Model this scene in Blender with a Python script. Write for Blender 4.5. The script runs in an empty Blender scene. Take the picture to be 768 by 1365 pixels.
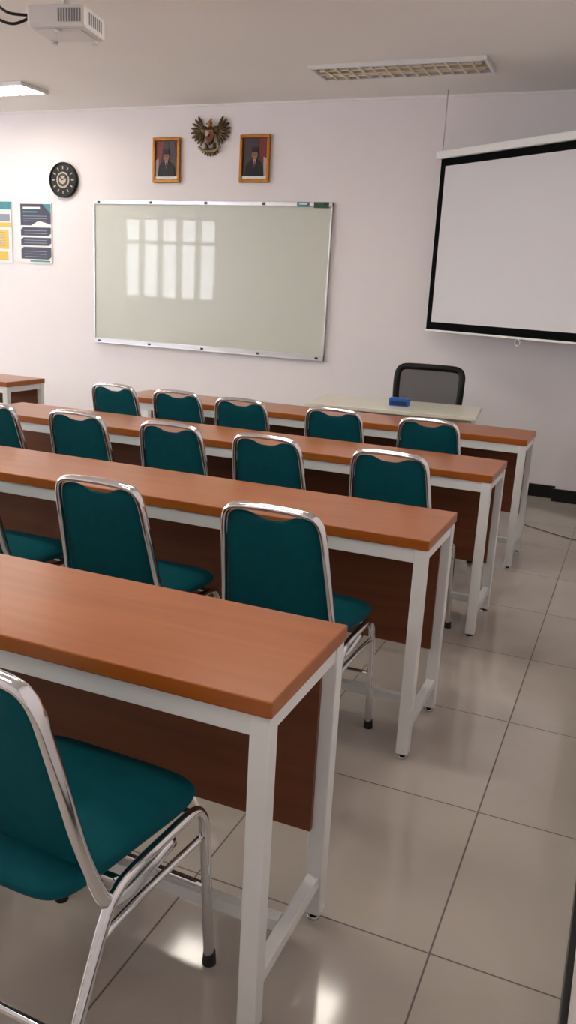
import bpy, bmesh, math, random
from mathutils import Vector, Matrix
random.seed(4)
S=bpy.context.scene
COL=S.collection
YW=6.69; H=2.947; XL=-9.8; XR=0.055; YR=-0.5

# ---------------------------------------------------------------- materials
def lin(c):
    return tuple(((v/255)/12.92 if v/255<=.04045 else ((v/255+.055)/1.055)**2.4) for v in c)
MC={}
def mat(name,rgb,rough=.5,metal=0.,coat=0.,coat_r=.05,noise=0.,nscale=8.,emit=None,estr=0.,alpha=1.,bump=0.,bscale=200.,spec=.5,sheen=0.,ior=1.5):
    if name in MC: return MC[name]
    m=bpy.data.materials.new(name); m.use_nodes=True
    nt=m.node_tree; b=nt.nodes['Principled BSDF']
    c=lin(rgb)
    b.inputs['Base Color'].default_value=(*c,1)
    b.inputs['Roughness'].default_value=rough
    b.inputs['Metallic'].default_value=metal
    b.inputs['Coat Weight'].default_value=coat
    b.inputs['Coat Roughness'].default_value=coat_r
    b.inputs['Coat IOR'].default_value=ior
    b.inputs['Specular IOR Level'].default_value=spec
    b.inputs['Alpha'].default_value=alpha
    if sheen: b.inputs['Sheen Weight'].default_value=sheen
    if emit is not None:
        b.inputs['Emission Color'].default_value=(*lin(emit),1)
        b.inputs['Emission Strength'].default_value=estr
    tc=nt.nodes.new('ShaderNodeTexCoord')
    if noise>0:
        n=nt.nodes.new('ShaderNodeTexNoise'); n.inputs['Scale'].default_value=nscale; n.inputs['Detail'].default_value=4
        nt.links.new(tc.outputs['Object'],n.inputs['Vector'])
        r=nt.nodes.new('ShaderNodeValToRGB')
        r.color_ramp.elements[0].position=.3; r.color_ramp.elements[1].position=.7
        r.color_ramp.elements[0].color=(*[v*(1-noise) for v in c],1)
        r.color_ramp.elements[1].color=(*[min(1,v*(1+noise)) for v in c],1)
        nt.links.new(n.outputs['Fac'],r.inputs['Fac']); nt.links.new(r.outputs['Color'],b.inputs['Base Color'])
    if bump>0:
        n2=nt.nodes.new('ShaderNodeTexNoise'); n2.inputs['Scale'].default_value=bscale
        nt.links.new(tc.outputs['Object'],n2.inputs['Vector'])
        bp=nt.nodes.new('ShaderNodeBump'); bp.inputs['Strength'].default_value=bump; bp.inputs['Distance'].default_value=.002
        nt.links.new(n2.outputs['Fac'],bp.inputs['Height']); nt.links.new(bp.outputs['Normal'],b.inputs['Normal'])
    MC[name]=m
    return m

def wood(name,c1,c2,rough=.32,coat=.3):
    m=bpy.data.materials.new(name); m.use_nodes=True; nt=m.node_tree; b=nt.nodes['Principled BSDF']
    tc=nt.nodes.new('ShaderNodeTexCoord'); mp=nt.nodes.new('ShaderNodeMapping')
    mp.inputs['Scale'].default_value=(1.1,14,14)
    nt.links.new(tc.outputs['Object'],mp.inputs['Vector'])
    n=nt.nodes.new('ShaderNodeTexNoise'); n.inputs['Scale'].default_value=1.6; n.inputs['Detail'].default_value=7; n.inputs['Distortion'].default_value=.6
    nt.links.new(mp.outputs['Vector'],n.inputs['Vector'])
    r=nt.nodes.new('ShaderNodeValToRGB')
    r.color_ramp.elements[0].position=.32; r.color_ramp.elements[0].color=(*lin(c1),1)
    r.color_ramp.elements[1].position=.72; r.color_ramp.elements[1].color=(*lin(c2),1)
    nt.links.new(n.outputs['Fac'],r.inputs['Fac']); nt.links.new(r.outputs['Color'],b.inputs['Base Color'])
    b.inputs['Roughness'].default_value=rough; b.inputs['Coat Weight'].default_value=coat; b.inputs['Coat Roughness'].default_value=.2
    return m

M_TOP=wood('wood_laminate_orange',(156,82,22),(172,96,32),.30,.2)
M_PANEL=wood('wood_panel_brown',(100,48,18),(120,62,26),.45,.05)
M_WHITE=mat('white_powder_coat',(230,231,230),.4,coat=.2)
M_WALL=mat('wall_paint',(237,232,234),.75,noise=.012,nscale=1.5,bump=.08,bscale=120)
M_CEIL=mat('ceiling_paint',(241,239,236),.85,noise=.01,nscale=1.)
M_BLACK=mat('black_plastic',(14,14,16),.5,spec=.3)
M_BASE=mat('baseboard_black',(18,16,18),.35,spec=.4)
M_CHROME=mat('chrome',(228,228,231),.12,metal=1.)
M_TEAL=mat('teal_fabric',(0,78,88),.75,noise=.08,nscale=30,bump=.3,bscale=500,spec=.15)
M_RUBBER=mat('rubber_black',(20,20,20),.7)
M_ALU=mat('aluminium_trim',(205,206,210),.3,metal=.7)
M_GOLD=mat('gold',(170,112,34),.4,metal=.5,noise=.2,nscale=60)
M_DGOLD=mat('bronze_dark',(74,56,28),.4,metal=.5,noise=.3,nscale=60)

# floor
def floor_mat():
    m=bpy.data.materials.new('polished_floor_tile'); m.use_nodes=True; nt=m.node_tree; b=nt.nodes['Principled BSDF']; L=nt.links
    tc=nt.nodes.new('ShaderNodeTexCoord'); sx=nt.nodes.new('ShaderNodeSeparateXYZ'); L.new(tc.outputs['Object'],sx.inputs[0])
    def mth(op,a,bv=None):
        n=nt.nodes.new('ShaderNodeMath'); n.operation=op
        if isinstance(a,(int,float)): n.inputs[0].default_value=a
        else: L.new(a,n.inputs[0])
        if bv is not None:
            if isinstance(bv,(int,float)): n.inputs[1].default_value=bv
            else: L.new(bv,n.inputs[1])
        return n.outputs[0]
    def cell(o,off):
        a=mth('DIVIDE',mth('SUBTRACT',o,off),.6); f=mth('FRACT',a)
        d=mth('MINIMUM',f,mth('SUBTRACT',1.,f)); return mth('LESS_THAN',d,.0038),mth('FLOOR',a)
    gx,cx=cell(sx.outputs[0],-.2476); gy,cy=cell(sx.outputs[1],1.6058)
    g=mth('MAXIMUM',gx,gy)
    cb=nt.nodes.new('ShaderNodeCombineXYZ'); L.new(cx,cb.inputs[0]); L.new(cy,cb.inputs[1])
    wn=nt.nodes.new('ShaderNodeTexWhiteNoise'); L.new(cb.outputs[0],wn.inputs['Vector'])
    ns=nt.nodes.new('ShaderNodeTexNoise'); ns.inputs['Scale'].default_value=2.5; ns.inputs['Detail'].default_value=6; ns.inputs['Distortion'].default_value=1.2
    L.new(tc.outputs['Object'],ns.inputs['Vector'])
    mix=mth('ADD',mth('MULTIPLY',wn.outputs['Value'],.25),mth('MULTIPLY',ns.outputs['Fac'],.75))
    r=nt.nodes.new('ShaderNodeValToRGB'); r.color_ramp.elements[0].position=.2; r.color_ramp.elements[0].color=(*lin((180,171,161)),1)
    r.color_ramp.elements[1].position=.8; r.color_ramp.elements[1].color=(*lin((194,186,176)),1)
    L.new(mix,r.inputs['Fac'])
    mx=nt.nodes.new('ShaderNodeMix'); mx.data_type='RGBA'; L.new(g,mx.inputs['Factor'])
    L.new(r.outputs['Color'],mx.inputs[6]); mx.inputs[7].default_value=(*lin((92,84,78)),1)
    L.new(mx.outputs[2],b.inputs['Base Color'])
    ro=mth('ADD',mth('MULTIPLY',g,.5),.095); L.new(ro,b.inputs['Roughness'])
    b.inputs['Specular IOR Level'].default_value=.85
    return m
M_FLOOR=floor_mat()

# ---------------------------------------------------------------- helpers
def empty(name,loc=(0,0,0),rz=0):
    e=bpy.data.objects.new(name,None); e.empty_display_size=.1; COL.objects.link(e); e.location=loc; e.rotation_euler=(0,0,rz); return e
def obj(name,me,parent=None,m=None,loc=None,smooth=False):
    o=bpy.data.objects.new(name,me); COL.objects.link(o)
    if m is not None and not me.materials: me.materials.append(m)
    if parent: o.parent=parent
    if loc: o.location=loc
    if smooth:
        for p in me.polygons: p.use_smooth=True
    return o
def box_me(sx,sy,sz,bev=0.,seg=2):
    bm=bmesh.new(); bmesh.ops.create_cube(bm,size=1)
    bmesh.ops.scale(bm,vec=(sx,sy,sz),verts=bm.verts)
    if bev>0: bmesh.ops.bevel(bm,geom=list(bm.edges),offset=bev,segments=seg,profile=.5,affect='EDGES')
    me=bpy.data.meshes.new('m'); bm.to_mesh(me); bm.free(); return me
def box(name,x0,x1,y0,y1,z0,z1,m,parent=None,bev=0.,rot=None):
    me=box_me(abs(x1-x0),abs(y1-y0),abs(z1-z0),bev); o=obj(name,me,parent,m,((x0+x1)/2,(y0+y1)/2,(z0+z1)/2))
    if rot: o.rotation_euler=rot
    return o
def cyl(name,r,h,loc,m,parent=None,rot=None,r2=None,seg=32,bev=0):
    bm=bmesh.new(); bmesh.ops.create_cone(bm,cap_ends=True,segments=seg,radius1=r,radius2=r if r2 is None else r2,depth=h)
    if bev: bmesh.ops.bevel(bm,geom=[e for e in bm.edges if len(e.link_faces)==2 and e.calc_face_angle()>1.],offset=bev,segments=2,affect='EDGES')
    me=bpy.data.meshes.new(name); bm.to_mesh(me); bm.free()
    o=obj(name,me,parent,m,loc)
    for p in me.polygons: p.use_smooth=len(p.vertices)<=4
    if rot: o.rotation_euler=rot
    return o
def catmull(P,n=6,closed=False):
    out=[]; P=[Vector(p) for p in P]; N=len(P)
    for i in range(N if closed else N-1):
        if closed: p0,p1,p2,p3=P[(i-1)%N],P[i],P[(i+1)%N],P[(i+2)%N]
        else: p0=P[max(i-1,0)];p1=P[i];p2=P[i+1];p3=P[min(i+2,N-1)]
        for k in range(n):
            t=k/n
            out.append(.5*((2*p1)+(p2-p0)*t+(2*p0-5*p1+4*p2-p3)*t*t+(3*p1-p0-3*p2+p3)*t**3))
    if not closed: out.append(P[-1])
    return out
def tube_me(paths,ra,rb=None,seg=12,n=6,up=(0,1,0),smooth=True,closed=False):
    bm=bmesh.new(); rb=rb or ra
    for P in paths:
        pts=catmull(P,n,closed) if smooth else [Vector(p) for p in P]
        rings=[]; N=len(pts)
        prev=None
        for i,p in enumerate(pts):
            if closed: t=pts[(i+1)%N]-pts[(i-1)%N]
            else: t=pts[min(i+1,N-1)]-pts[max(i-1,0)]
            t.normalize()
            a=Vector(up) if prev is None else prev
            a=a-t*a.dot(t)
            if a.length<1e-3: a=Vector((1,0,0))-t*t.x
            a.normalize(); prev=a; b=t.cross(a)
            rings.append([bm.verts.new(p+a*ra*math.cos(2*math.pi*k/seg)+b*rb*math.sin(2*math.pi*k/seg)) for k in range(seg)])
        for i in range(N if closed else N-1):
            A=rings[i];B=rings[(i+1)%N]
            for k in range(seg): bm.faces.new((A[k],A[(k+1)%seg],B[(k+1)%seg],B[k]))
        if not closed:
            bm.faces.new(rings[0][::-1]); bm.faces.new(rings[-1])
    bmesh.ops.recalc_face_normals(bm,faces=bm.faces)
    me=bpy.data.meshes.new('tube'); bm.to_mesh(me); bm.free()
    for p in me.polygons: p.use_smooth=True
    return me
def poly_me(pts,t,axis='xz'):
    """flat polygon in XZ, extruded toward -Y by t (front at y=-t)"""
    bm=bmesh.new(); v=[bm.verts.new((x,0,z)) for x,z in pts]; f=bm.faces.new(v)
    r=bmesh.ops.extrude_face_region(bm,geom=[f]); bmesh.ops.translate(bm,vec=(0,-t,0),verts=[g for g in r['geom'] if isinstance(g,bmesh.types.BMVert)])
    bmesh.ops.recalc_face_normals(bm,faces=bm.faces)
    me=bpy.data.meshes.new('p'); bm.to_mesh(me); bm.free(); return me
def ellips(cx,cz,rx,rz,n=28,a0=0,a1=2*math.pi):
    return [(cx+rx*math.cos(a0+(a1-a0)*i/n),cz+rz*math.sin(a0+(a1-a0)*i/n)) for i in range(n)]
def blob_me(parts):
    """parts: (center, scale, rotY)"""
    bm=bmesh.new()
    for c,s,ry in parts:
        r=bmesh.ops.create_uvsphere(bm,u_segments=16,v_segments=10,radius=1)
        M=Matrix.Translation(c)@Matrix.Rotation(ry,4,'Y')@Matrix.Diagonal((*s,1))
        bmesh.ops.transform(bm,matrix=M,verts=r['verts'])
    me=bpy.data.meshes.new('b'); bm.to_mesh(me); bm.free()
    for p in me.polygons: p.use_smooth=True
    return me

# ---------------------------------------------------------------- room shell
box('floor',XL-.15,XR+.15,YR-.15,YW+.15,-.1,0,M_FLOOR)
fl=bpy.data.objects['floor']
# put floor mesh in world coordinates so its tile pattern uses world metres
fl.data.transform(Matrix.Translation(fl.location)); fl.location=(0,0,0)
box('ceiling',XL-.15,XR+.15,YR-.15,YW+.15,H,H+.1,M_CEIL)
box('wall_back',XL-.15,XR+.15,YW,YW+.15,0,H,M_WALL)
box('wall_right',XR,XR+.15,YR,YW,0,H,M_WALL)
box('wall_column',-.47,XR,YW-.1,YW,0,H,M_WALL)
# baseboards
box('baseboard_back',XL,-.47,YW-.018,YW,0,.1,M_BASE,bev=.003)
box('baseboard_column',-.488,XR,YW-.118,YW-.1,0,.1,M_BASE,bev=.003)
box('baseboard_right',XR-.015,XR,YR,YW-.118,0,.1,M_BASE,bev=.003)
box('baseboard_left',XL,XL+.015,YR,YW-.02,0,.1,M_BASE,bev=.003)
box('baseboard_rear',XL+.02,XR-.02,YR,YR+.015,0,.1,M_BASE,bev=.003)
box('trim_1',XL,-.475,YW-.012,YW,H-.014,H,M_CEIL)

M_GLASS=mat('daylight_window_glass',(235,240,245),.2,emit=(243,246,252),estr=11.5)
M_FRAME=mat('window_frame_white',(228,228,226),.4)
def wall_open(name,axis,c,thick,lo,hi,wins,z0,z1):
    """wall with window openings, joined to one mesh. axis 'x': wall runs along x at y=c"""
    bm=bmesh.new()
    def add(a0,a1,b0,b1):
        if a1-a0<1e-4: return
        r=bmesh.ops.create_cube(bm,size=1)
        if axis=='x': sc=(a1-a0,thick,b1-b0); tr=((a0+a1)/2,c,(b0+b1)/2)
        else: sc=(thick,a1-a0,b1-b0); tr=(c,(a0+a1)/2,(b0+b1)/2)
        bmesh.ops.scale(bm,vec=sc,verts=r['verts']); bmesh.ops.translate(bm,vec=tr,verts=r['verts'])
    cur=lo
    for a,b in wins:
        add(cur,a,0,H); add(a,b,0,z0); add(a,b,z1,H); cur=b
    add(cur,hi,0,H)
    me=bpy.data.meshes.new(name); bm.to_mesh(me); bm.free(); return obj(name,me,None,M_WALL)
Z0,Z1=1.24,2.70
rear_w=[(-9.28,-7.28)]
left_w=[(.2,2.2),(2.7,4.7)]
wall_open('wall_rear','x',YR-.075,.15,XL-.15,XR+.15,rear_w,Z0,Z1)
wall_open('wall_left','y',XL-.075,.15,YR,YW,left_w,Z0,Z1)
wi=0
def window(axis,c,a,b):
    global wi; wi+=1
    e=empty('window_%d'%wi)
    def bx(n,a0,a1,d0,d1,z0,z1,m):
        if axis=='x': box(n,a0,a1,c+d0,c+d1,z0,z1,m,e)
        else: box(n,c+d0,c+d1,a0,a1,z0,z1,m,e)
    bx('glass',a,b,-.06,-.05,Z0,Z1,M_GLASS)
    bx('frame_bottom',a,b,-.05,.0,Z0,Z0+.05,M_FRAME); bx('frame_top',a,b,-.05,.0,Z1-.05,Z1,M_FRAME)
    bx('transom',a,b,-.045,0,2.22,2.29,M_FRAME)
    n=5
    for i in range(n+1):
        x=a+(b-a)*i/n; w=.07 if i in(0,n) else .06
        bx('mullion_%d'%i,max(a,x-w),min(b,x+w),-.049,-.002,Z0,Z1,M_FRAME)
for a,b in rear_w: window('x',YR,a,b)
for a,b in left_w: window('y',XL,a,b)

# ---------------------------------------------------------------- tables
D=.408; T=.744
def table(xr,xl,y0):
    e=empty('training_table',(xr,y0,0))
    L=xr-xl
    box('table_top',-L,0,0,D,T-.034,T,M_TOP,e,bev=.003)
    zt=T-.034
    box('frame_rail_front',-L+.02,-.02,.008,.038,zt-.045,zt,M_WHITE,e,bev=.002)
    box('frame_rail_back',-L+.02,-.02,D-.038,D-.008,zt-.045,zt,M_WHITE,e,bev=.002)
    xs=[-.004-.04,-L+.004]
    for i,x in enumerate(xs):
        box('leg_front_%d'%i,x,x+.04,.004,.044,.018,zt,M_WHITE,e,bev=.003)
        box('leg_back_%d'%i,x,x+.04,D-.044,D-.004,.018,zt,M_WHITE,e,bev=.003)
        box('end_rail_%d'%i,x+.005,x+.035,.044,D-.044,zt-.04,zt,M_WHITE,e,bev=.002)
        box('low_rail_%d'%i,x+.005,x+.035,.044,D-.044,.10,.13,M_WHITE,e,bev=.002)
        for j,yy in enumerate((.024,D-.024)):
            cyl('foot_%d_%d'%(i,j),.017,.008,(x+.02,yy,.004),M_CHROME,e)
            cyl('foot_stem_%d_%d'%(i,j),.008,.014,(x+.02,yy,.013),M_RUBBER,e)
    box('stretcher',-L+.04,-.04,D/2-.015,D/2+.015,.10,.13,M_WHITE,e,bev=.002)
    box('modesty_panel',-L+.045,-.035,D-.06,D-.045,.25,zt-.002,M_PANEL,e,bev=.001)
    return e
ROWS=[1.215,2.372,3.50,4.612]
LEFT=[-3.30,-3.30,-3.32,-3.14]
for y,xl in zip(ROWS,LEFT): table(-.505,xl,y)
for y in ROWS: table(-4.05,-6.86,y)

# ---------------------------------------------------------------- banquet chairs
def back_y(z): return -.10-.12*(z-.40)/.465
def make_chair_meshes():
    d={}
    def pt(x,z,dy=0): return (x,back_y(z)+dy,z)
    half=[(.190,.12,.392),(.190,.02,.380),(.189,-.045,.380),(.186,-.085,.402),(.180,-.105,.445),pt(.172,.53),pt(.165,.64),pt(.157,.75),pt(.151,.805),pt(.137,.838),pt(.108,.852),pt(.05,.857)]
    path=half+[pt(0,.858)]+[(-x,y,z) for x,y,z in half[::-1]]
    d['back_frame']=(tube_me([path],.0095,.0145,seg=12,n=5,up=(1,0,0)),M_CHROME)
    P=[]
    for s in (-1,1):
        P.append([(s*.205,.255,.012),(s*.203,.243,.15),(s*.200,.228,.34),(s*.198,.215,.395),(s*.196,.18,.417),(s*.194,.08,.420),(s*.192,-.01,.418),(s*.190,-.06,.405),(s*.190,-.10,.36),(s*.194,-.20,.17),(s*.198,-.295,.012)])
    d['leg_loops']=(tube_me(P,.0115,seg=12,n=6,up=(1,0,0)),M_CHROME)
    Q=[]
    for s in (-1,1):
        Q.append([(s*.192,-.115,.335),(s*.192,-.06,.345),(s*.194,.08,.345),(s*.199,.225,.34)])
    Q.append([(-.203,.236,.21),(0,.236,.21),(.203,.236,.21)])
    Q.append([(-.196,-.19,.20),(0,-.19,.20),(.196,-.19,.20)])
    Q.append([(-.196,.19,.41),(0,.19,.41),(.196,.19,.41)])
    Q.append([(-.192,-.04,.41),(0,-.04,.41),(.192,-.04,.41)])
    d['leg_braces']=(tube_me(Q,.008,seg=10,n=4,up=(0,0,1)),M_CHROME)
    bm=bmesh.new()
    for x,y in((.205,.256),(-.205,.256),(.198,-.296),(-.198,-.296)):
        r=bmesh.ops.create_cone(bm,cap_ends=True,segments=16,radius1=.016,radius2=.0135,depth=.03)
        bmesh.ops.translate(bm,vec=(x,y,.015),verts=r['verts'])
    me=bpy.data.meshes.new('feet'); bm.to_mesh(me); bm.free(); d['rubber_feet']=(me,M_RUBBER)
    def cushion(fn,nu=28,nv=28):
        bm=bmesh.new(); G={}
        for side in (0,1):
            for i in range(nu+1):
                for j in range(nv+1):
                    edge=i in(0,nu) or j in(0,nv)
                    if side==1 and edge: G[1,i,j]=G[0,i,j]; continue
                    G[side,i,j]=bm.verts.new(fn(-1+2*i/nu,-1+2*j/nv,side))
        for side in (0,1):
            for i in range(nu):
                for j in range(nv):
                    q=[G[side,i,j],G[side,i+1,j],G[side,i+1,j+1],G[side,i,j+1]]
                    if side: q=q[::-1]
                    try: bm.faces.new(q)
                    except ValueError: pass
        bmesh.ops.recalc_face_normals(bm,faces=bm.faces)
        me=bpy.data.meshes.new('cushion'); bm.to_mesh(me); bm.free()
        for p in me.polygons: p.use_smooth=True
        return me
    def sq(u,v,p=5.):
        r=max(abs(u),abs(v))
        if r<1e-6: return 0,0
        L=(abs(u)**p+abs(v)**p)**(1/p)
        return u*r/L, v*r/L
    def warp(t): return math.copysign(1-(1-abs(t))**1.7,t)
    def seat(u,v,side):
        u,v=warp(u),warp(v)
        e=max(abs(u),abs(v)); a,b=sq(u,v,7)
        w=.172+.037*min(1,((b+1)/2)*1.35)
        x=a*w; y=.012+b*.208
        hh=(1-e**6)**.5 if e<1 else 0
        z=.468+(.030*hh+ .012*(1-u*u)*(1-v*v) if side==0 else -.036*hh)
        z-= .008*max(0,b)**3
        return (x,y,z)
    d['seat']=(cushion(seat),M_TEAL)
    def back(u,v,side):
        u,v=warp(u),warp(v)
        e=max(abs(u),abs(v)); a,b=sq(u,v,9)
        t=(b+1)/2
        z=.425+t*(.840-.425)
        if b>0: z-=.019*math.exp(-(a/.40)**4)*b**6
        w=.166-.024*t
        x=a*w
        hh=(1-e**8)**.5 if e<1 else 0
        y=back_y(z)+( .020 if side==0 else -.012)*hh
        return (x,y+.004,z)
    d['backrest']=(cushion(back),M_TEAL)
    # small metal maker's plate low on the rear of the backrest
    bm=bmesh.new(); zz=.50
    r=bmesh.ops.create_cone(bm,cap_ends=True,segments=24,radius1=1,radius2=1,depth=1)
    bmesh.ops.transform(bm,matrix=Matrix.Translation((0,back_y(zz)-.0095,zz))@Matrix.Rotation(math.radians(14.5),4,'X')@Matrix.Rotation(math.pi/2,4,'X')@Matrix.Diagonal((.020,.007,.003,1)),verts=r['verts'])
    me=bpy.data.meshes.new('plate'); bm.to_mesh(me); bm.free(); d['badge']=(me,M_CHROME)
    for k,(me,m) in d.items(): me.materials.append(m); me.name='chair_'+k
    return d
CM=make_chair_meshes()
def chair(x,ytop,rz=0):
    e=empty('banquet_chair',(x,ytop+.22,0),rz)
    for k,(me,m) in CM.items():
        o=bpy.data.objects.new(k,me); COL.objects.link(o); o.parent=e
chair(-.90,.895,-.04)
chair(-1.45,.93)
chair(-.89,2.05,.01); chair(-1.47,2.05,-.01); chair(-2.08,2.06)
for x,y in((-.85,3.11),(-1.39,3.13),(-1.87,3.15),(-2.37,3.15),(-2.85,3.12)): chair(x,y,random.uniform(-.03,.03))
for x,y in((-.95,4.16),(-1.48,4.18),(-2.03,4.17),(-2.47,4.22),(-2.90,4.22)): chair(x,y,random.uniform(-.03,.03))

# ---------------------------------------------------------------- teacher desk
M_CREAM=mat('cream_laminate',(226,223,206),.35,coat=.2)
e=empty('teacher_desk',(-1.50,5.52,0),math.radians(7))
box('desk_top',-.56,.56,-.31,.31,.725,.75,M_CREAM,e,bev=.003)
box('end_panel_left',-.53,-.505,-.27,.27,0,.725,M_CREAM,e,bev=.002)
box('end_panel_right',.505,.53,-.27,.27,0,.725,M_CREAM,e,bev=.002)
box('front_panel',-.505,.505,-.23,-.212,.25,.725,M_CREAM,e,bev=.002)
M_BLUE=mat('blue_card',(16,92,176),.4); M_DB=mat('dark_blue_card',(12,44,84),.4); M_PAPER=mat('paper_white',(232,232,230),.6)
e=empty('tissue_box',(-1.47,5.50,.75),.1)
box('carton',-.065,.065,-.045,.045,0,.052,M_BLUE,e,bev=.003)
box('carton_side',-.055,.055,-.0465,-.0445,.008,.034,M_DB,e)
box('lid_slot',-.035,.035,-.012,.012,.0518,.054,M_DB,e)

# office chair (faces the desk, i.e. toward -y)
M_MESH=mat('mesh_fabric_grey',(48,48,52),.8,alpha=.80,spec=.2)
e=empty('office_chair',(-1.42,6.02,0),math.radians(4))
bf=[(-.215,.13,.60),(-.235,.10,.72),(-.24,.10,.85),(-.235,.12,.93),(-.20,.13,.967),(-.1,.115,.975),(0,.11,.976),(.1,.115,.975),(.20,.13,.967),(.235,.12,.93),(.24,.10,.85),(.235,.10,.72),(.215,.13,.60),(.1,.12,.57),(-.1,.12,.57)]
obj('back_frame',tube_me([bf],.018,.024,n=5,closed=True),e,M_BLACK)
bm=bmesh.new(); G=[]
for j in range(9):
    z=.58+.385*j/8; w=.21+.02*math.sin(math.pi*j/8)
    G.append([bm.verts.new((w*(-1+2*i/12),.12-.01*math.sin(math.pi*j/8)+.015*(1-(-1+i/6)**2),z)) for i in range(13)])
for j in range(8):
    for i in range(12): bm.faces.new((G[j][i],G[j][i+1],G[j+1][i+1],G[j+1][i]))
me=bpy.data.meshes.new('mesh'); bm.to_mesh(me); bm.free(); obj('back_mesh',me,e,M_MESH,smooth=True)
box('lumbar_bar',-.22,.22,.125,.15,.66,.70,M_BLACK,e,bev=.01)
box('seat_cushion',-.24,.24,-.33,.13,.43,.50,M_BLACK,e,bev=.028)
obj('back_post',tube_me([[(0,.05,.42),(0,.17,.43),(0,.19,.52),(0,.15,.68)]],.022,n=5,up=(1,0,0)),e,M_BLACK)
for s in(-1,1):
    obj('armrest_post_%d'%(s+1),tube_me([[(s*.2,-.02,.43),(s*.29,-.02,.46),(s*.295,-.02,.60),(s*.29,-.02,.655)]],.015,n=5),e,M_BLACK)
    box('armrest_pad_%d'%(s+1),s*.29-.03,s*.29+.03,-.15,.09,.655,.685,M_BLACK,e,bev=.012)
cyl('gas_lift',.025,.32,(0,-.1,.27),M_CHROME,e)
for k in range(5):
    a=k*2*math.pi/5+.3; c,s=math.cos(a),math.sin(a)
    obj('base_arm_%d'%k,tube_me([[(0,-.1,.12),(.15*c,-.1+.15*s,.11),(.29*c,-.1+.29*s,.075)]],.018,n=4,up=(0,0,1)),e,M_BLACK)
    cyl('caster_%d'%k,.027,.03,(.29*c,-.1+.29*s,.027),M_RUBBER,e,rot=(math.pi/2,0,a))

# ---------------------------------------------------------------- whiteboard
def wb_mat():
    m=bpy.data.materials.new('glossy_whiteboard'); m.use_nodes=True; nt=m.node_tree; b=nt.nodes['Principled BSDF']
    b.inputs['Base Color'].default_value=(*lin((203,207,197)),1); b.inputs['Roughness'].default_value=.3
    b.inputs['Specular IOR Level'].default_value=.3; b.inputs['Coat Weight'].default_value=.6; b.inputs['Coat Roughness'].default_value=.025; b.inputs['Coat IOR'].default_value=1.5
    return m
wx0,wx1,wz0,wz1=-4.786,-2.471,.912,2.180
e=empty('whiteboard',((wx0+wx1)/2,YW,(wz0+wz1)/2)); hw=(wx1-wx0)/2; hh=(wz1-wz0)/2
box('board_surface',-hw+.01,hw-.01,-.022,0,-hh+.01,hh-.01,wb_mat(),e)
box('frame_top',-hw,hw,-.034,0,hh-.035,hh,M_ALU,e,bev=.003)
box('frame_bottom',-hw,hw,-.036,0,-hh,-hh+.045,M_ALU,e,bev=.003)
box('frame_left',-hw,-hw+.012,-.03,0,-hh,hh,M_ALU,e,bev=.002)
box('frame_right',hw-.012,hw,-.03,0,-hh,hh,M_ALU,e,bev=.002)
box('pen_tray',-hw+.02,hw-.02,-.055,-.034,-hh+.002,-hh+.008,M_ALU,e)
M_NAVY=mat('navy_clip',(24,30,60),.4)
for i in range(5):
    x=-hw+.06+i*(2*hw-.12)/4
    box('frame_clip_top_%d'%i,x-.014,x+.014,-.038,-.033,hh-.028,hh-.008,M_NAVY,e)
    box('frame_clip_bottom_%d'%i,x-.014,x+.014,-.040,-.035,-hh+.012,-hh+.03,M_NAVY,e)
box('label_teal',hw-.31,hw-.20,-.0365,-.033,hh-.038,hh-.002,mat('lbl_teal',(40,140,150),.4),e)
box('label_green',hw-.16,hw-.03,-.0365,-.033,hh-.046,hh-.002,mat('lbl_green',(24,84,50),.4),e)
box('label_text',hw-.29,hw-.22,-.0372,-.036,hh-.022,hh-.012,M_PAPER,e)

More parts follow.
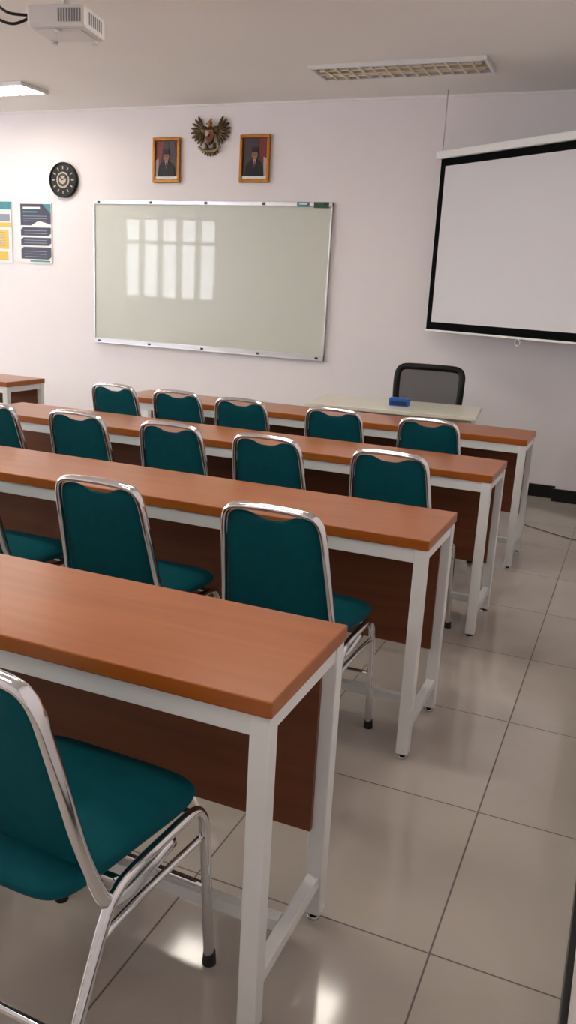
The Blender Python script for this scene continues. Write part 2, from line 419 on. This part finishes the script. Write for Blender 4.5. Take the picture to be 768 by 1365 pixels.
# ---------------------------------------------------------------- portraits
M_SKIN=mat('skin_print',(150,98,72),.4); M_SUIT=mat('suit_print',(16,16,24),.4,spec=.3); M_RED=mat('flag_red_print',(110,20,24),.4); M_MAT=mat('portrait_ground',(58,38,40),.4,noise=.2,nscale=10); M_FW=mat('flag_white_print',(170,160,160),.5)
def portrait(x,z,w,h,flip=1):
    e=empty('framed_portrait',(x,YW,z))
    M=M_GOLD; f=.026
    box('frame_top',-w/2,w/2,-.03,0,h/2-f,h/2,M,e,bev=.006); box('frame_bottom',-w/2,w/2,-.03,0,-h/2,-h/2+f,M,e,bev=.006)
    box('frame_left',-w/2,-w/2+f,-.03,0,-h/2+f,h/2-f,M,e,bev=.006); box('frame_right',w/2-f,w/2,-.03,0,-h/2+f,h/2-f,M,e,bev=.006)
    a,b=w/2-f,h/2-f
    box('picture_ground',-a,a,-.012,0,-b,b,M_MAT,e)
    def P(n,pts,y,m): obj(n,poly_me([(px*a,pz*b) for px,pz in pts],.0015),e,m,(0,y,0))
    s=flip
    P('flag_red',[(-1*s,1),(-.25*s,1),(-.45*s,0),(-.65*s,-1),(-1*s,-1)][::s],-.0125,M_RED)
    P('flag_white',[(-1*s,.0),(-.72*s,.1),(-.75*s,-1),(-1*s,-1)][::s],-.0142,M_FW)
    P('caption_strip',[(-1,-1),(1,-1),(1,-.84),(-1,-.84)],-.0190,M_PAPER)
    P('suit',[(-.8,-.95),(-.72,-.35),(-.5,-.15),(-.2,-.02),(.2,-.02),(.5,-.15),(.72,-.35),(.8,-.95)],-.0158,M_SUIT)
    P('shirt',[(-.14,-.03),(0,-.45),(.14,-.03)],-.0172,M_FW)
    P('tie',[(-.04,-.08),(-.05,-.4),(0,-.46),(.05,-.4),(.04,-.08)],-.0186,M_RED)
    P('face',ellips(0,.2,.24,.25),-.0174,M_SKIN)
    P('ears',ellips(0,.18,.28,.07),-.0160,M_SKIN)
    P('hat',[(-.26,.3),(-.22,.55),(.22,.55),(.26,.3)],-.0188,M_SUIT)
    P('glass_edge',[(-.17,.19),(.17,.19),(.17,.215),(-.17,.215)],-.0190,M_SUIT)
portrait(-4.035,2.51,.27,.365,1); portrait(-3.19,2.515,.275,.372,-1)

# ---------------------------------------------------------------- garuda emblem
e=empty('garuda_emblem',(-3.61,YW,2.70))
parts=[]
for s in(-1,1):
    for k in range(9):
        a=math.radians(62-k*17)
        cx=s*(.055+.055*math.cos(a)); cz=.035+.052*math.sin(a)
        L=.062 if k<6 else .05
        parts.append((Vector((cx+s*.02*math.cos(a),-.018,cz+.02*math.sin(a))),(L,.008,.0125),-s*a if s>0 else a))
    parts.append((Vector((s*.055,-.02,.045)),(.035,.012,.03),0))
    parts.append((Vector((s*.035,-.018,-.085)),(.014,.012,.035),s*.35))
for k in range(7):
    a=math.radians(-90+(k-3)*13); parts.append((Vector((.1*math.cos(a)*.9,-.012,-.04+.09*math.sin(a))),(.035,.007,.010),-a))
obj('wings_and_tail',blob_me(parts),e,M_DGOLD)
obj('body',blob_me([(Vector((0,-.022,.0)),(.042,.02,.075),0)]),e,M_DGOLD)
obj('head',blob_me([(Vector((0,-.03,.092)),(.02,.018,.026),0),(Vector((.008,-.032,.118)),(.01,.008,.014),.4)]),e,M_GOLD)
obj('beak',blob_me([(Vector((-.022,-.034,.09)),(.014,.007,.007),-.3)]),e,M_GOLD)
sh=[(-.032,.035),(.032,.035),(.036,.005),(.026,-.03),(0,-.052),(-.026,-.03),(-.036,.005)]
obj('shield_rim',poly_me([(a*1.15,b*1.12) for a,b in sh],.006),e,M_GOLD,(0,-.038,0))
obj('shield_red',poly_me(sh,.003),e,M_RED,(0,-.043,0))
obj('shield_white',poly_me([(0,-.008),(0,.033),(-.03,.033),(-.034,-.008)][::-1],.002),e,M_FW,(0,-.0455,0))
obj('shield_star',poly_me(ellips(0,-.006,.011,.011),.002),e,M_SUIT,(0,-.0475,0))
obj('ribbon',tube_me([[(-.105,-.03,-.085),(-.06,-.034,-.118),(0,-.036,-.126),(.06,-.034,-.118),(.105,-.03,-.085)]],.004,.011,n=6,up=(0,1,0)),e,mat('ribbon_cream',(130,112,70),.5))

# ---------------------------------------------------------------- wall clock
e=empty('wall_clock',(-5.12,YW,2.35))
R=.152; rx=(math.pi/2,0,0)
cyl('clock_body',R,.03,(0,-.015,0),M_BLACK,e,rx,seg=48,bev=.004)
obj('rim',tube_me([[(R*.96*math.cos(a),-.032,R*.96*math.sin(a)) for a in [k*math.pi/16 for k in range(32)]]],.008,n=2,closed=True),e,M_BLACK)
M_IV=mat('clock_ivory',(186,176,156),.5)
cyl('center_ring',.070,.004,(0,-.031,0),M_IV,e,rx,seg=40)
cyl('center_disc',.056,.004,(0,-.034,0),mat('clock_brown',(60,44,36),.5),e,rx,seg=40)
cyl('center_inner',.036,.003,(0,-.037,0),M_IV,e,rx,seg=32)
for k in range(12):
    a=k*math.pi/6; r=.106
    o=box('numeral_%d'%k,-.005,.005,-.0345,-.031,-.013,.013,M_IV,e); o.location=(r*math.sin(a),-.032,r*math.cos(a)); o.rotation_euler=(0,a,0)
o=box('hour_hand',-.005,.005,-.041,-.039,-.005,.055,M_BLACK,e); o.rotation_euler=(0,math.radians(-50),0); o.location=(-.02,-.04,.017)
o=box('minute_hand',-.004,.004,-.043,-.041,-.005,.085,M_BLACK,e); o.rotation_euler=(0,math.radians(60),0); o.location=(.033,-.042,.019)

# ---------------------------------------------------------------- posters
M_PT=mat('poster_teal',(20,130,136),.4); M_PY=mat('poster_yellow',(222,178,40),.4); M_PN=mat('poster_navy',(26,26,58),.4); M_PG=mat('poster_grey',(130,136,152),.4)
def poster(x0,x1,z0,z1,kind):
    e=empty('wall_poster',((x0+x1)/2,YW,(z0+z1)/2)); w=(x1-x0)/2; h=(z1-z0)/2
    box('backing',-w,w,-.012,0,-h,h,M_PAPER,e,bev=.001)
    def P(n,pts,y,m): obj(n,poly_me([(a*w,b*h) for a,b in pts],.001),e,m,(0,-y,0))
    def bar(n,a0,a1,b0,b1,m,y=.0125): P(n,[(a0,b0),(a1,b0),(a1,b1),(a0,b1)],y,m)
    if kind==0:
        bar('header',-1,1,.74,1,M_PT); bar('text_block_1',-.8,.9,.36,.6,M_PG); bar('yellow_band',-1,1,.18,.32,M_PY)
        bar('yellow_block',-1,.8,-.55,.08,M_PY); bar('footer_block',-1,.75,-.92,-.64,M_PY)
        for k in range(6): bar('line_%d'%k,-.8,.6,-.46+k*.09,-.44+k*.09,M_PG,.0136)
    else:
        P('header',[(-.97,.97),(.97,.97),(.97,.30),(.2,.42),(-.3,.26),(-.97,.26)][::-1],.0125,M_PN)
        P('corner',[(.45,.97),(.97,.97),(.97,.66)][::-1],.0136,M_PT)
        bar('title_1',-.8,.3,.80,.87,M_PAPER,.0136); bar('title_2',-.8,.1,.68,.73,M_PT,.0136)
        for q in range(3): bar('intro_%d'%q,-.8,.75,.40+.08*q,.42+.08*q,M_PG,.0136)
        for k,(b0,b1) in enumerate(((-.08,.20),(-.40,-.14),(-.86,-.46))):
            P('block_%d'%k,[(-.97,b0),(.80,b0),(.97,b0+.08),(.97,b1),(-.8,b1),(-.97,b1-.08)],.0125,M_PN)
            for q in range(2+(k==2)): bar('txt_%d_%d'%(k,q),-.75,.7,b0+.07+.09*q,b0+.09+.09*q,M_PG,.0136)
        bar('foot',-.4,.9,-.95,-.90,M_PT)
poster(-6.12,-5.745,1.60,2.16,0); poster(-5.638,-5.275,1.605,2.150,1)

# ---------------------------------------------------------------- projection screen (hung at an angle across the corner)
e=empty('projection_screen',(-1.585,6.54,0),math.atan2(-.543,.84))
WS=1.78
M_SCR=mat('screen_fabric',(216,215,219),.8); M_SB=mat('screen_border_black',(10,10,12),.9,spec=.1)
box('fabric_border',0,WS,-.003,.003,1.238,2.475,M_SB,e)
box('fabric_white',.052,WS-.052,-.005,-.0025,1.296,2.422,M_SCR,e)
box('fabric_back',.0,WS,.0032,.004,1.238,2.475,M_SCR,e)
box('housing',-.035,WS+.03,-.03,.04,2.475,2.53,M_WHITE,e,bev=.008)
box('bottom_bar',-.005,WS+.005,-.008,.008,1.224,1.239,M_WHITE,e,bev=.003)
obj('pull_ring',tube_me([[(.92+.022*math.cos(a),0,1.201+.022*math.sin(a)) for a in [k*math.pi/6 for k in range(12)]]],.0035,n=2,closed=True,seg=8),e,M_WHITE)
for i,x in enumerate((.0,WS-.02)):
    obj('hanging_cord_%d'%i,tube_me([[(x,0,2.53),(x,0,H)]],.0045,smooth=False,seg=8),e,M_ALU)

# ---------------------------------------------------------------- ceiling lights
M_LOUV=mat('louvre_cream',(214,200,168),.4); M_DIFF=mat('lamp_diffuser_lit',(255,252,245),.5,emit=(255,248,238),estr=19.0)
M_INNER=mat('reflector_grey',(150,140,116),.35,metal=.3)
def ceil_light(x,y,lit):
    e=empty('ceiling_light',(x,y,H)); a,b=.60,.165
    for n,q in(('rim_l',(-a,-a+.02,-b,b)),('rim_r',(a-.02,a,-b,b)),('rim_f',(-a+.02,a-.02,-b,-b+.02)),('rim_b',(-a+.02,a-.02,b-.02,b))):
        box(n,*q,-.028,0,M_WHITE,e,bev=.002)
    if lit:
        box('diffuser',-a+.02,a-.02,-b+.02,b-.02,-.018,-.004,M_DIFF,e)
    else:
        box('reflector',-a+.02,a-.02,-b+.02,b-.02,-.003,0,M_INNER,e)
        for yy in(-.07,.07): cyl('tube_%s'%('a' if yy<0 else 'b'),.0125,1.1,(0,yy,-.014),M_PAPER,e,rot=(0,math.pi/2,0),seg=16)
    box('louvre_mid',-a+.02,a-.02,-.010,.010,-.030,-.002,M_LOUV,e)
    for k in range(1,14):
        xx=-a+.02+(2*a-.04)*k/14
        box('louvre_%d'%k,xx-.008,xx+.008,-b+.02,b-.02,-.029,-.006 if not lit else -.02,M_LOUV,e)
for x in(-1.76,-5.38,-8.6):
    for y in(5.88,4.12,2.3,.5):
        ceil_light(x,y,not(x==-1.76 and y==5.88))

# ---------------------------------------------------------------- projector
M_PJ=mat('projector_white',(222,222,224),.4); M_PV=mat('projector_vent',(120,122,128),.5)
e=empty('ceiling_projector',(-2.93,3.86,2.655),math.radians(12))
box('body',-.155,.155,-.13,.13,.0,.105,M_PJ,e,bev=.018)
box('bottom_plate',-.12,.12,-.10,.10,-.006,.002,M_PJ,e,bev=.002)
for k in range(9): box('vent_%d'%k,.015+k*.014,.022+k*.014,-.1325,-.128,.025,.085,M_PV,e)
for k in range(7): box('side_vent_%d'%k,.153,.1565,-.08+k*.024,-.068+k*.024,.025,.08,M_PV,e)
cyl('lens_ring',.038,.03,(-.08,.135,.055),M_BLACK,e,rot=(math.pi/2,0,0)); cyl('lens_glass',.028,.034,(-.08,.137,.055),mat('lens_glass',(30,32,50),.05,coat=1),e,rot=(math.pi/2,0,0))
for i,(x,y) in enumerate(((.11,.09),(-.11,.09),(0,-.1))): cyl('foot_%d'%i,.018,.016,(x,y,-.012),M_PJ,e)
box('mount_plate',-.08,.08,-.06,.06,.105,.118,M_WHITE,e,bev=.002)
HP=H-2.655
cyl('mount_pole',.02,HP-.118,(0,0,.118+(HP-.118)/2),M_WHITE,e); cyl('ceiling_flange',.06,.012,(0,0,HP-.006),M_WHITE,e)
obj('power_cable',tube_me([[(-.14,-.10,.06),(-.22,-.17,.05),(-.30,-.14,.09),(-.38,-.05,.10),(-.42,.05,.2),(-.40,.1,HP)]],.007,n=8),e,M_BLACK)
obj('video_cable',tube_me([[(-.14,-.05,.08),(-.24,-.08,.03),(-.33,-.08,.05),(-.42,0,.12),(-.44,.06,.22),(-.42,.1,HP)]],.007,n=8),e,M_BLACK)

# thin floor cable near the back
obj('floor_cable',tube_me([[(-.72,6.20,.004),(-.60,5.75,.004),(-.45,5.62,.004),(-.25,5.50,.004),(-.08,5.45,.004),(.02,5.3,.004)]],.0028,n=8),None,mat('cable_grey',(110,104,98),.6))

# ---------------------------------------------------------------- world, camera
w=bpy.data.worlds.new('world'); S.world=w; w.use_nodes=True
w.node_tree.nodes['Background'].inputs[0].default_value=(.75,.85,1,1); w.node_tree.nodes['Background'].inputs[1].default_value=.6
ps,th,r=.3871,.2548,.0545
F=Vector((-math.sin(ps)*math.cos(th),math.cos(ps)*math.cos(th),-math.sin(th)))
R0=Vector((math.cos(ps),math.sin(ps),0)); U0=R0.cross(F)
Rv=R0*math.cos(r)+U0*math.sin(r); Uv=-R0*math.sin(r)+U0*math.cos(r)
cam=bpy.data.cameras.new('camera'); co=bpy.data.objects.new('camera',cam); COL.objects.link(co)
Mx=Matrix((Rv,Uv,-F)).transposed().to_4x4(); Mx.translation=Vector((0,0,1.4322)); co.matrix_world=Mx
cam.sensor_fit='VERTICAL'; cam.sensor_height=36; cam.sensor_width=36; cam.lens=36*1105.5/1365; cam.clip_start=.01
S.camera=co
S.view_settings.view_transform='Standard'; S.view_settings.look='None'; S.view_settings.exposure=0; S.view_settings.gamma=1
